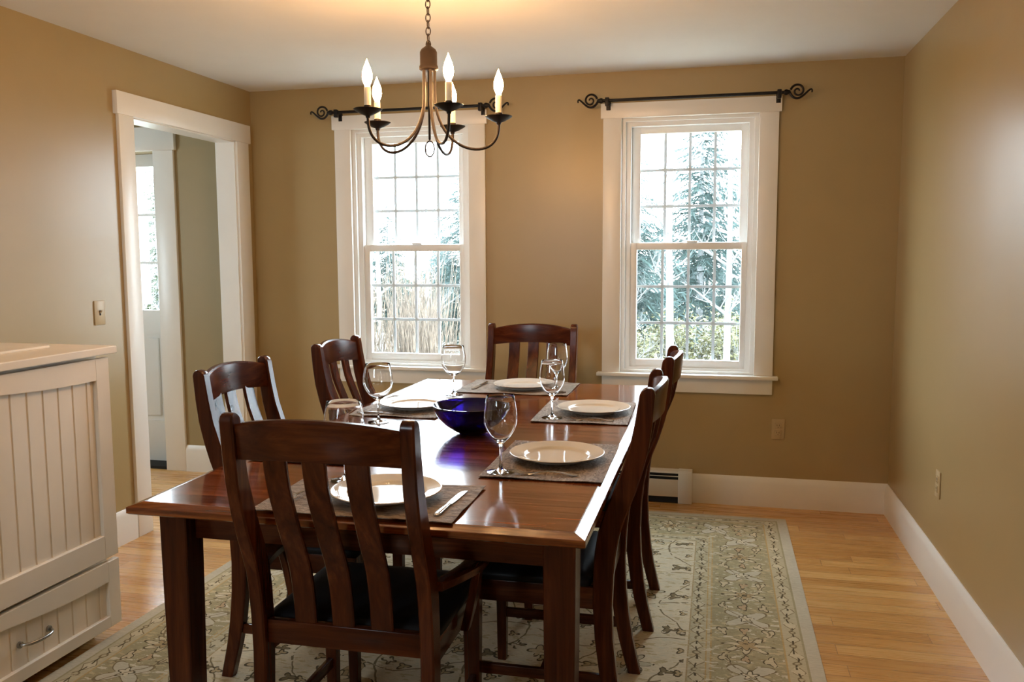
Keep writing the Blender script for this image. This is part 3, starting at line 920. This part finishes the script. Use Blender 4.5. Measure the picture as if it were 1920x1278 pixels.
def knife():
    L = 0.235
    mb = MB()
    rings = []
    for i in range(14):
        t = 0.45 * i / 13
        wd = crom([(0, 0.012), (0.04, 0.018), (0.2, 0.016), (0.38, 0.012), (0.45, 0.013)], t)
        th = crom([(0, 0.004), (0.05, 0.0062), (0.45, 0.0048)], t)
        rings.append(chamfer_rect(0, 0, 0, wd, th, min(wd, th) * 0.3))
        rings[-1] = [(a, (t - 0.5) * L, b + 0.0032) for a, b, _ in rings[-1]]
    mb.loft(rings)
    rings = []
    for i in range(14):
        t = 0.45 + 0.55 * i / 13
        wl = crom([(0.45, 0.0065), (0.5, 0.009), (0.8, 0.0105), (0.94, 0.0085), (1.0, 0.001)], t)
        wr = crom([(0.45, 0.0065), (0.6, 0.0085), (1.0, 0.008)], t)
        y = (t - 0.5) * L
        rings.append([(-wl, y, 0.0016), (wr, y, 0.0010), (wr, y, 0.0036), (-wl, y, 0.0022)])
    mb.loft(rings)
    return mb.build('knife', M['steel'], angle=50)

plate0, glass0, fork0, knife0 = plate_mesh(), wine_glass('wine_glass', 1.0), fork(), knife()
balloon0 = wine_glass('balloon_wine_glass', 1.17)
SET = [  # where, mat centre, mat w (along the diner's side), mat depth, rotation, plate, glass, fork, knife
    ('at the right-hand place nearest us', (2.355, -2.25), 0.50, 0.37, 90.5, (2.362, -2.235), (2.226, -2.440), (2.365, -2.445), None),
    ('at the right-hand place farther from us', (2.33, -1.39), 0.50, 0.385, 91.5, (2.362, -1.388), (2.216, -1.558), (2.37, -1.585), None),
    ('at the far end of the table', (1.905, -0.805), 0.55, 0.40, 180.0, (1.932, -0.815), (2.120, -0.925), None, (1.700, -0.80)),
    ('behind the foreground armchair', (1.952, -2.782), 0.55, 0.34, 1.0, (1.985, -2.765), (1.803, -2.632), (1.755, -2.80), (2.178, -2.79)),
    ('at the left-hand place under the left window', (1.565, -1.42), 0.49, 0.375, -90.0, (1.585, -1.44), (1.645, -1.065), None, (1.52, -1.615)),
    ('at the left-hand place nearest us', (1.565, -2.215), 0.49, 0.375, -89.0, (1.580, -2.225), (1.552, -1.770), None, (1.52, -2.41)),
]
first = {'plate': plate0, 'glass': glass0, 'balloon': balloon0, 'fork': fork0, 'knife': knife0}
used = set()
def put(kind, x, y, z, rz, label, cat, group):
    o = first[kind]
    if kind in used: o = copy_tree(o)
    used.add(kind)
    o.location = (x, y, z); o.rotation_euler = (0, 0, R_(rz))
    return tag(o, label, cat, group)
def on_mat(p, mc, mw, ml): return abs(p[0] - mc[0]) < mw / 2 and abs(p[1] - mc[1]) < ml / 2
for i, (wh, mc, mw, md, rz, pl, gl, fk, kn) in enumerate(SET):
    o = placemat(mw, md, i + 3)
    o.location = (mc[0], mc[1], MZ); o.rotation_euler = (0, 0, R_(rz))
    tag(o, 'taupe cloth placemat ' + wh, 'placemat', 'taupe placemats on the table')
    put('plate', pl[0], pl[1], PZ, 17 * i, 'cream rimmed dinner plate ' + wh, 'plate', 'cream dinner plates on the table')
    side = abs(abs(rz) - 90) < 5
    on = on_mat(gl, mc, md if side else mw, mw if side else md)
    put('glass' if i < 3 else 'balloon', gl[0], gl[1], (PZ - 0.0010) if on else TZ + 0.0003, 31 * i, ('clear stemmed wine glass ' if i < 3 else 'wide-bowled clear wine glass ') + wh, 'wine glass', 'wine glasses on the table')
    if fk: put('fork', fk[0], fk[1], PZ - 0.0028, rz + (4 if i < 2 else -8), 'steel fork ' + wh, 'fork', 'steel forks beside the plates')
    if kn: put('knife', kn[0], kn[1], PZ - 0.0006, rz - 3, 'steel knife ' + wh, 'knife', 'steel knives beside the plates')

prof = [(0, 0.0), (0.045, 0.0), (0.052, 0.003), (0.075, 0.014), (0.105, 0.036), (0.130, 0.064), (0.146, 0.094), (0.150, 0.104), (0.1495, 0.108), (0.1460, 0.1085),
        (0.1435, 0.104), (0.139, 0.094), (0.123, 0.066), (0.099, 0.040), (0.070, 0.021), (0.045, 0.0125), (0, 0.010)]
o = MB().lathe(prof, 72).build('glass_bowl', M['cobalt'], angle=60, loc=(1.975, -1.885, TZ + 0.0004))
tag(o, 'large cobalt blue glass bowl in the middle of the table', 'bowl')

# ------------------------------------------------------------------ chandelier
CX, CY, PANZ = 1.828, -1.90, 1.918
ch = empty('chandelier', (CX, CY, H)); tag(ch, 'five-arm bronze candle chandelier hanging on a chain over the table', 'chandelier')
def zc(z): return z - H
mb = MB()
mb.lathe([(0, zc(2.4395)), (0.062, zc(2.4395)), (0.062, zc(2.430)), (0.05, zc(2.418)), (0.02, zc(2.408)), (0, zc(2.406))], 28)
mb.build('canopy', M['bronze'], ch)
z = 2.402; k = 0
mb = MB()
while z > 2.185:
    mb.torus((0, 0, zc(z - 0.014)), 0.0085, 0.0021, (1, 0, 0) if k % 2 else (0, 1, 0), (0, 0, 1), 18, 6, 1.0, 1.75)
    z -= 0.0235; k += 1
mb.build('chain', M['bronze'], ch)
mb = MB()
mb.lathe([(0, zc(2.186)), (0.004, zc(2.185)), (0.007, zc(2.178)), (0.010, zc(2.172)), (0.026, zc(2.160)), (0.031, zc(2.150)), (0.031, zc(2.105)), (0.034, zc(2.100)), (0.034, zc(2.090)), (0.029, zc(2.086)), (0, zc(2.086))], 32)
mb.lathe([(0.0045, zc(2.09)), (0.0045, zc(1.842)), (0, zc(1.838))], 10)
mb.build('hub', M['bronze'], ch)
MB().torus((0, 0, zc(1.808)), 0.017, 0.0026, (1, 0, 0), (0, 0, 1), 28, 8, 1.0, 1.65).build('pull_ring', M['bronze'], ch)
RA = 0.252
def arm_piece(k):
    a = R_(16 + 72 * k)
    ca, sa = math.cos(a), math.sin(a)
    pts = [(0.020, 2.094), (0.020, 2.02)] 
    path = [Vector((r * ca, r * sa, zc(z))) for r, z in ((0.021, 2.096), (0.021, 2.05), (0.021, 1.995))]
    seg = bezier([(0.021, 0, 1.995), (0.023, 0, 1.90), (0.065, 0, 1.795), (0.155, 0, 1.782), (0.245, 0, 1.785), (RA, 0, 1.85), (RA, 0, PANZ - 0.022)], 26)
    path += [Vector((p.x * ca, p.x * sa, zc(p.z))) for p in seg[1:]]
    o = MB().tube(path, 0.0052, 10).build('arm', M['bronze'], ch)
    c = (RA * ca, RA * sa, zc(PANZ))
    MB().lathe([(0, -0.024), (0.007, -0.023), (0.009, -0.016), (0.024, -0.010), (0.044, 0.001), (0.050, 0.006), (0.0495, 0.0075), (0.042, 0.003), (0.022, -0.006), (0, -0.008)], 28, c).build('drip_pan', M['iron'], o)
    MB().lathe([(0, -0.008), (0.0135, -0.008), (0.0135, 0.018), (0.011, 0.020), (0, 0.020)], 20, c).build('socket_cup', M['bronze'], o)
    MB().lathe([(0, 0.018), (0.0118, 0.018), (0.0118, 0.080), (0.009, 0.0815), (0, 0.0815)], 20, c).build('candle_sleeve', M['candle'], o)
    MB().lathe([(0, 0.081), (0.0085, 0.082), (0.0095, 0.088), (0.0150, 0.100), (0.0178, 0.114), (0.0165, 0.130), (0.0115, 0.147), (0.0055, 0.161), (0.0018, 0.172), (0, 0.176)], 20, c).build('flame_bulb', M['bulb'], o)
for k in range(5): arm_piece(k)

# ------------------------------------------------------------------ cabinet
CF = 0.68                      # front plane
CY1, CY0 = -2.222, -3.86
cm = (CY0 + CY1) / 2
cab = empty('storage_cabinet', (0.34, cm, 0)); tag(cab, 'low cream beadboard cabinet against the left wall', 'cabinet')
def C_(x, y, z): return (x - 0.34, y - cm, z)
def cbox(mb, a, b, bev=0.0): return mb.box(C_(*a), C_(*b), bev, 1)
mb = MB()
cbox(mb, (0.03, CY0 + 0.012, 0.045), (CF - 0.045, CY1 - 0.012, 1.068))
mb.build('carcass', M['cabinet'], cab, smooth=False)
mb = MB()
cbox(mb, (0.06, CY0 + 0.06, 0.0), (CF - 0.075, CY1 - 0.06, 0.046))
mb.build('plinth', M['dark'], cab, smooth=False)  # plinth colored near-black for the shadow band under the drawer
mb = MB()
cbox(mb, (0.022, CY0 - 0.02, 1.069), (CF + 0.022, CY1 + 0.022, 1.0965), 0.003)
cbox(mb, (0.022, CY0 - 0.02, 1.0965), (CF - 0.16, CY1 - 0.10, 1.106), 0.003)
mb.build('top', M['cabinet'], cab)
def front_panel(name, z0, z1, rail_t, rail_b, stile, arch, pitch):
    y0, y1 = CY0, CY1
    mb = MB()
    xf, xb = CF, CF - 0.022
    cbox(mb, (xb, y0, z0), (xf, y0 + stile, z1), 0.002); cbox(mb, (xb, y1 - stile, z0), (xf, y1, z1), 0.002)
    cbox(mb, (xb, y0 + stile, z0), (xf, y1 - stile, z0 + rail_b), 0.002)
    # arched top rail
    n = 28; rings = []
    a, b = y0 + stile, y1 - stile
    for i in range(n + 1):
        u = -1 + 2 * i / n
        y = (a + b) / 2 + u * (b - a) / 2
        e = abs(u)
        lift = arch * (0.5 + 0.5 * math.cos(PI * min(1, max(0, (e - 0.0) / 0.86)))) 
        zb = z1 - rail_t + lift
        rings.append([C_(xb, y, zb), C_(xf, y, zb), C_(xf, y, z1), C_(xb, y, z1)])
    mb.loft(rings)
    p = mb.build(name, M['cabinet'], cab, angle=20)
    # beadboard: boards with V grooves
    mb = MB()
    prof = []
    y = b
    prof.append((y, CF - 0.016))
    yy = b - pitch * 0.55
    while yy > a:
        prof += [(yy + 0.0045, CF - 0.0135), (yy + 0.0015, CF - 0.0172), (yy - 0.0015, CF - 0.0172), (yy - 0.0045, CF - 0.0135)]
        yy -= pitch
    prof.append((a, CF - 0.0135))
    ring0 = [C_(x, y, z0 + rail_b - 0.004) for y, x in prof] + [C_(CF - 0.03, a, z0 + rail_b - 0.004), C_(CF - 0.03, b, z0 + rail_b - 0.004)]
    ring1 = [C_(x, y, z1 - rail_t + arch + 0.002) for y, x in prof] + [C_(CF - 0.03, a, z1 - rail_t + arch + 0.002), C_(CF - 0.03, b, z1 - rail_t + arch + 0.002)]
    mb.loft([ring0, ring1])
    mb.build('beadboard', M['cabinet'], p, smooth=False)
    return p
front_panel('door', 0.312, 1.055, 0.078, 0.088, 0.068, 0.030, 0.068)
dr = front_panel('drawer', 0.046, 0.296, 0.075, 0.044, 0.060, 0.042, 0.068)
hy = -2.63
mb = MB()
pts = [C_(CF - 0.012, hy - 0.062, 0.166), C_(CF + 0.018, hy - 0.062, 0.166), C_(CF + 0.030, hy - 0.04, 0.166), C_(CF + 0.034, hy, 0.166), C_(CF + 0.030, hy + 0.04, 0.166), C_(CF + 0.018, hy + 0.062, 0.166), C_(CF - 0.012, hy + 0.062, 0.166)]
mb.tube(bezier(pts[:1] + pts[1:6] + pts[6:], 20), 0.0055, 10)
for s in (-1, 1):
    mb.tube([C_(CF - 0.0135, hy + s * 0.062, 0.166), C_(CF - 0.006, hy + s * 0.062, 0.166)], 0.011, 14)
mb.build('handle', M['chrome'], dr)
mb = MB()
pts2 = [(p[0], p[1] - 0.55, p[2]) for p in pts]
mb.tube(bezier(pts2, 20), 0.0055, 10)
for s in (-1, 1):
    mb.tube([C_(CF - 0.0135, hy - 0.55 + s * 0.062, 0.166), C_(CF - 0.006, hy - 0.55 + s * 0.062, 0.166)], 0.011, 14)
mb.build('handle', M['chrome'], dr)

# ------------------------------------------------------------------ outdoors
GZ = -0.6
struct(MB().box((-40, WT + 0.01, GZ - 0.2), (40, 70, GZ)).build('ground', M['ground'], smooth=False), 'leaf-strewn yard outside the windows', 'ground')
def bare_tree(seed, h, lean=0.0):
    random.seed(seed)
    r = empty('bare_tree')
    tr = MB(); br = MB()
    def limb(p, d, L, rad, depth, mb):
        pts = [p]; rr_ = [rad]; q = p.copy(); dd = d.copy()
        n = 5 if depth else 9
        for i in range(n):
            dd = (dd + Vector((random.uniform(-1, 1), random.uniform(-1, 1), random.uniform(-0.4, 0.9))) * (0.14 if depth else 0.04)).normalized()
            q = q + dd * (L / n); pts.append(q.copy()); rr_.append(rad * (1 - 0.85 * (i + 1) / n))
            if depth < 3 and (depth or i > 0):
                for _ in range(2 if depth < 2 else 1):
                    a = random.uniform(0, 2 * PI); tl = random.uniform(0.5, 1.0)
                    nd = (dd * 0.6 + Vector((math.cos(a), math.sin(a), random.uniform(0.0, 0.6))) * tl).normalized()
                    limb(q, nd, L * random.uniform(0.10, 0.17) if depth == 0 else L * random.uniform(0.4, 0.6), rr_[-1] * 0.55, depth + 1, br)
        mb.tube(pts, rr_, 8 if depth == 0 else 4, caps=False)
    limb(Vector((0, 0, 0)), Vector((lean, 0, 1)).normalized(), h, 0.0115 * h ** 0.9, 0, tr)
    tr.build('trunk', M['bark'], r); br.build('branches', M['bark'], r)
    return r
def evergreen(seed, h, mat):
    random.seed(seed)
    r = empty('evergreen_tree')
    MB().tube([(0, 0, 0), (0, 0, h * 0.5), (0, 0, h * 0.98)], [0.10, 0.06, 0.008], 8).build('trunk', M['bark'], r)
    mb = MB()
    n = int(h * 55)
    for q in range(n):
        z = h * (0.05 + 0.93 * (q + random.random()) / n)
        L = (1 - z / h) ** 0.85 * h * 0.27 + 0.10
        a = random.uniform(0, 2 * PI)
        ca, sa = math.cos(a), math.sin(a)
        l = L * random.uniform(0.5, 1.1)
        dr = random.uniform(0.05, 0.45)
        for i in range(11):
            t = (i + 0.6) / 11
            x = l * t; dz = -dr * l * t * t + 0.12 * l * t
            for s in (-1, 1):
                w = 0.30 * l * (1 - 0.6 * t) * random.uniform(0.5, 1.2)
                fwd = 0.20 * l * random.uniform(0.5, 1.3); th = 0.045 * l
                p0 = (x, 0, dz); p1 = (x + fwd, s * w, dz - random.uniform(-0.05, 0.25) * l); p2 = (x + th, s * th * 0.4, dz + th * 0.5)
                P_ = [(ca * e[0] - sa * e[1], sa * e[0] + ca * e[1], z + e[2]) for e in (p0, p1, p2)]
                mb.bm.faces.new([mb.bm.verts.new(e) for e in P_])
    mb.build('foliage', mat, r, smooth=False)
    return r
def brush_clump(seed):
    random.seed(seed)
    mb = MB()
    for _ in range(170):
        a = random.uniform(0, 2 * PI); q = random.uniform(0, 0.40)
        x, y = q * math.cos(a), q * math.sin(a)
        dx, dy = random.uniform(-0.26, 0.26), random.uniform(-0.26, 0.26)
        h = random.uniform(0.9, 2.1)
        mb.tube([(x, y, 0), (x + dx * 0.35, y + dy * 0.35, h * 0.55), (x + dx, y + dy, h)], [0.0065, 0.0045, 0.002], 4, caps=False)
        for _ in range(random.randint(0, 3)):
            b = random.uniform(0.3, 0.8)
            mb.tube([(x + dx * b * 0.7, y + dy * b * 0.7, h * b), (x + dx * b + random.uniform(-0.15, 0.15), y + dy * b, h * b + random.uniform(0.15, 0.4))], [0.0042, 0.002], 4, caps=False)
    return mb.build('brush_clump', M['brush'])
def plant(o, x, y, s=1.0, rz=0.0):
    o.location = (x, y, GZ); o.rotation_euler = (0, 0, rz); o.scale = (s, s, s); return o
e1, e2 = evergreen(5, 7.0, M['needles']), evergreen(8, 5.5, M['needles2'])
b1, b2 = bare_tree(3, 9.0), bare_tree(12, 7.5, 0.1)
LW, RW, HD = 'seen through the left window', 'seen through the right window', 'seen through the glass of the hall door'
TREES = [(e1, -2.3, 12.0, 0.60, 'dark blue-green evergreen on the right side of the left window view', None), (e1, -4.9, 14.5, 0.50, 'small evergreen ' + LW + ', at its left edge', None),
         (e1, 1.2, 12.2, 0.66, 'blue-green evergreen ' + RW + ', at its left', None), (e1, 2.45, 16.5, 0.95, 'tall evergreen near the middle of the right window view', None),
         (e2, 4.25, 11.6, 0.72, 'olive-green conifer at the right of the right window view', None), (e2, -8.35, 10.5, 0.75, 'pale green conifer ' + HD, None),
         (b1, 2.22, 7.4, 0.75, 'pale bare tree in front of the conifers ' + RW, None), (b1, 2.98, 6.2, 0.62, 'slim pale bare tree at the right ' + RW, None),
         (b2, 1.90, 5.0, 0.40, 'low bare sapling at the lower left ' + RW, None), (b2, -1.45, 7.4, 0.6, 'bare branching tree in the middle ' + LW, None),
         (b1, -3.1, 9.6, 0.65, 'slim bare tree at the left ' + LW, None), (b2, -6.0, 7.4, 0.6, 'bare tree ' + HD, None)]
FG = 'distant low evergreens beyond the windows'
for j, (x, y, sc_) in enumerate(((0.5, 18.8, 0.50), (2.1, 21.6, 0.56), (4.2, 23.6, 0.52), (0.75, 14.4, 0.32), (3.0, 14.2, 0.26))):
    TREES.append(((e1, e2)[j % 2], x, y, sc_, 'low evergreen in the distance ' + RW, FG + ' (right)'))
for j, (x, y, sc_) in enumerate(((-4.9, 18.6, 0.46), (-6.9, 20.2, 0.50), (-9.1, 21.5, 0.50), (-3.3, 16.4, 0.36))):
    TREES.append(((e1, e2)[j % 2], x, y, sc_, 'low evergreen in the distance ' + LW, FG + ' (left)'))
seen = set()
for i, (src, x, y, s, lab, g) in enumerate(TREES):
    o = src if src.name not in seen else copy_tree(src)
    seen.add(src.name)
    plant(o, x, y, s, i * 1.3)
    tag(o, lab, 'tree', g or 'trees outside the windows')
def low_shrub(seed):
    random.seed(seed)
    r = empty('low_shrub')
    st = MB(); fo = MB()
    for _ in range(26):
        a = random.uniform(0, 2 * PI); t = random.uniform(0.1, 0.42); h = random.uniform(0.6, 1.05)
        tip = Vector((t * math.cos(a), t * math.sin(a), h))
        st.tube([(0.2 * tip.x, 0.2 * tip.y, 0), (0.6 * tip.x, 0.6 * tip.y, h * 0.5), tuple(tip)], [0.008, 0.006, 0.003], 4, caps=False)
        for _ in range(44):
            c = tip * random.uniform(0.35, 1.05) + Vector((random.gauss(0, 0.07), random.gauss(0, 0.07), random.gauss(0, 0.05)))
            u = Vector((random.uniform(-1, 1), random.uniform(-1, 1), random.uniform(-0.6, 0.6))).normalized() * random.uniform(0.025, 0.05)
            w = Vector((random.uniform(-1, 1), random.uniform(-1, 1), random.uniform(-1, 1))).normalized() * random.uniform(0.012, 0.025)
            c.z = max(c.z, 0.03)
            fo.bm.faces.new([fo.bm.verts.new(q) for q in (c - u, c + w, c + u, c - w)])
    st.build('stems', M['bark'], r); fo.build('foliage', M['shrub'], r, smooth=False)
    return r
sh = low_shrub(2)
for i, (x, y) in enumerate(((1.70, 8.3), (2.50, 8.6), (3.25, 8.2), (1.25, 9.6), (2.10, 9.8), (2.95, 9.7))):
    o = sh if i == 0 else copy_tree(sh)
    plant(o, x, y, 0.95 + 0.08 * (i % 3), i * 1.1)
    tag(o, 'low yellow-green shrub at the foot of the right window view', 'shrub', 'low shrubs outside the right window')
cl = brush_clump(4)
spots = [(-0.25, 4.0), (-1.15, 4.0), (-0.70, 4.9), (-1.6, 4.9), (-2.35, 4.3), (-0.05, 6.3), (-1.25, 6.0), (-2.15, 5.8), (-3.2, 5.4)]
for i, (x, y) in enumerate(spots):
    o = cl if i == 0 else cl.copy()
    if i: COL.objects.link(o)
    plant(o, x, y, 0.85 + 0.1 * (i % 3), i * 0.9)
    tag(o, 'clump of dry tan twigs low outside the left window', 'brush', 'dry brush outside the left window')
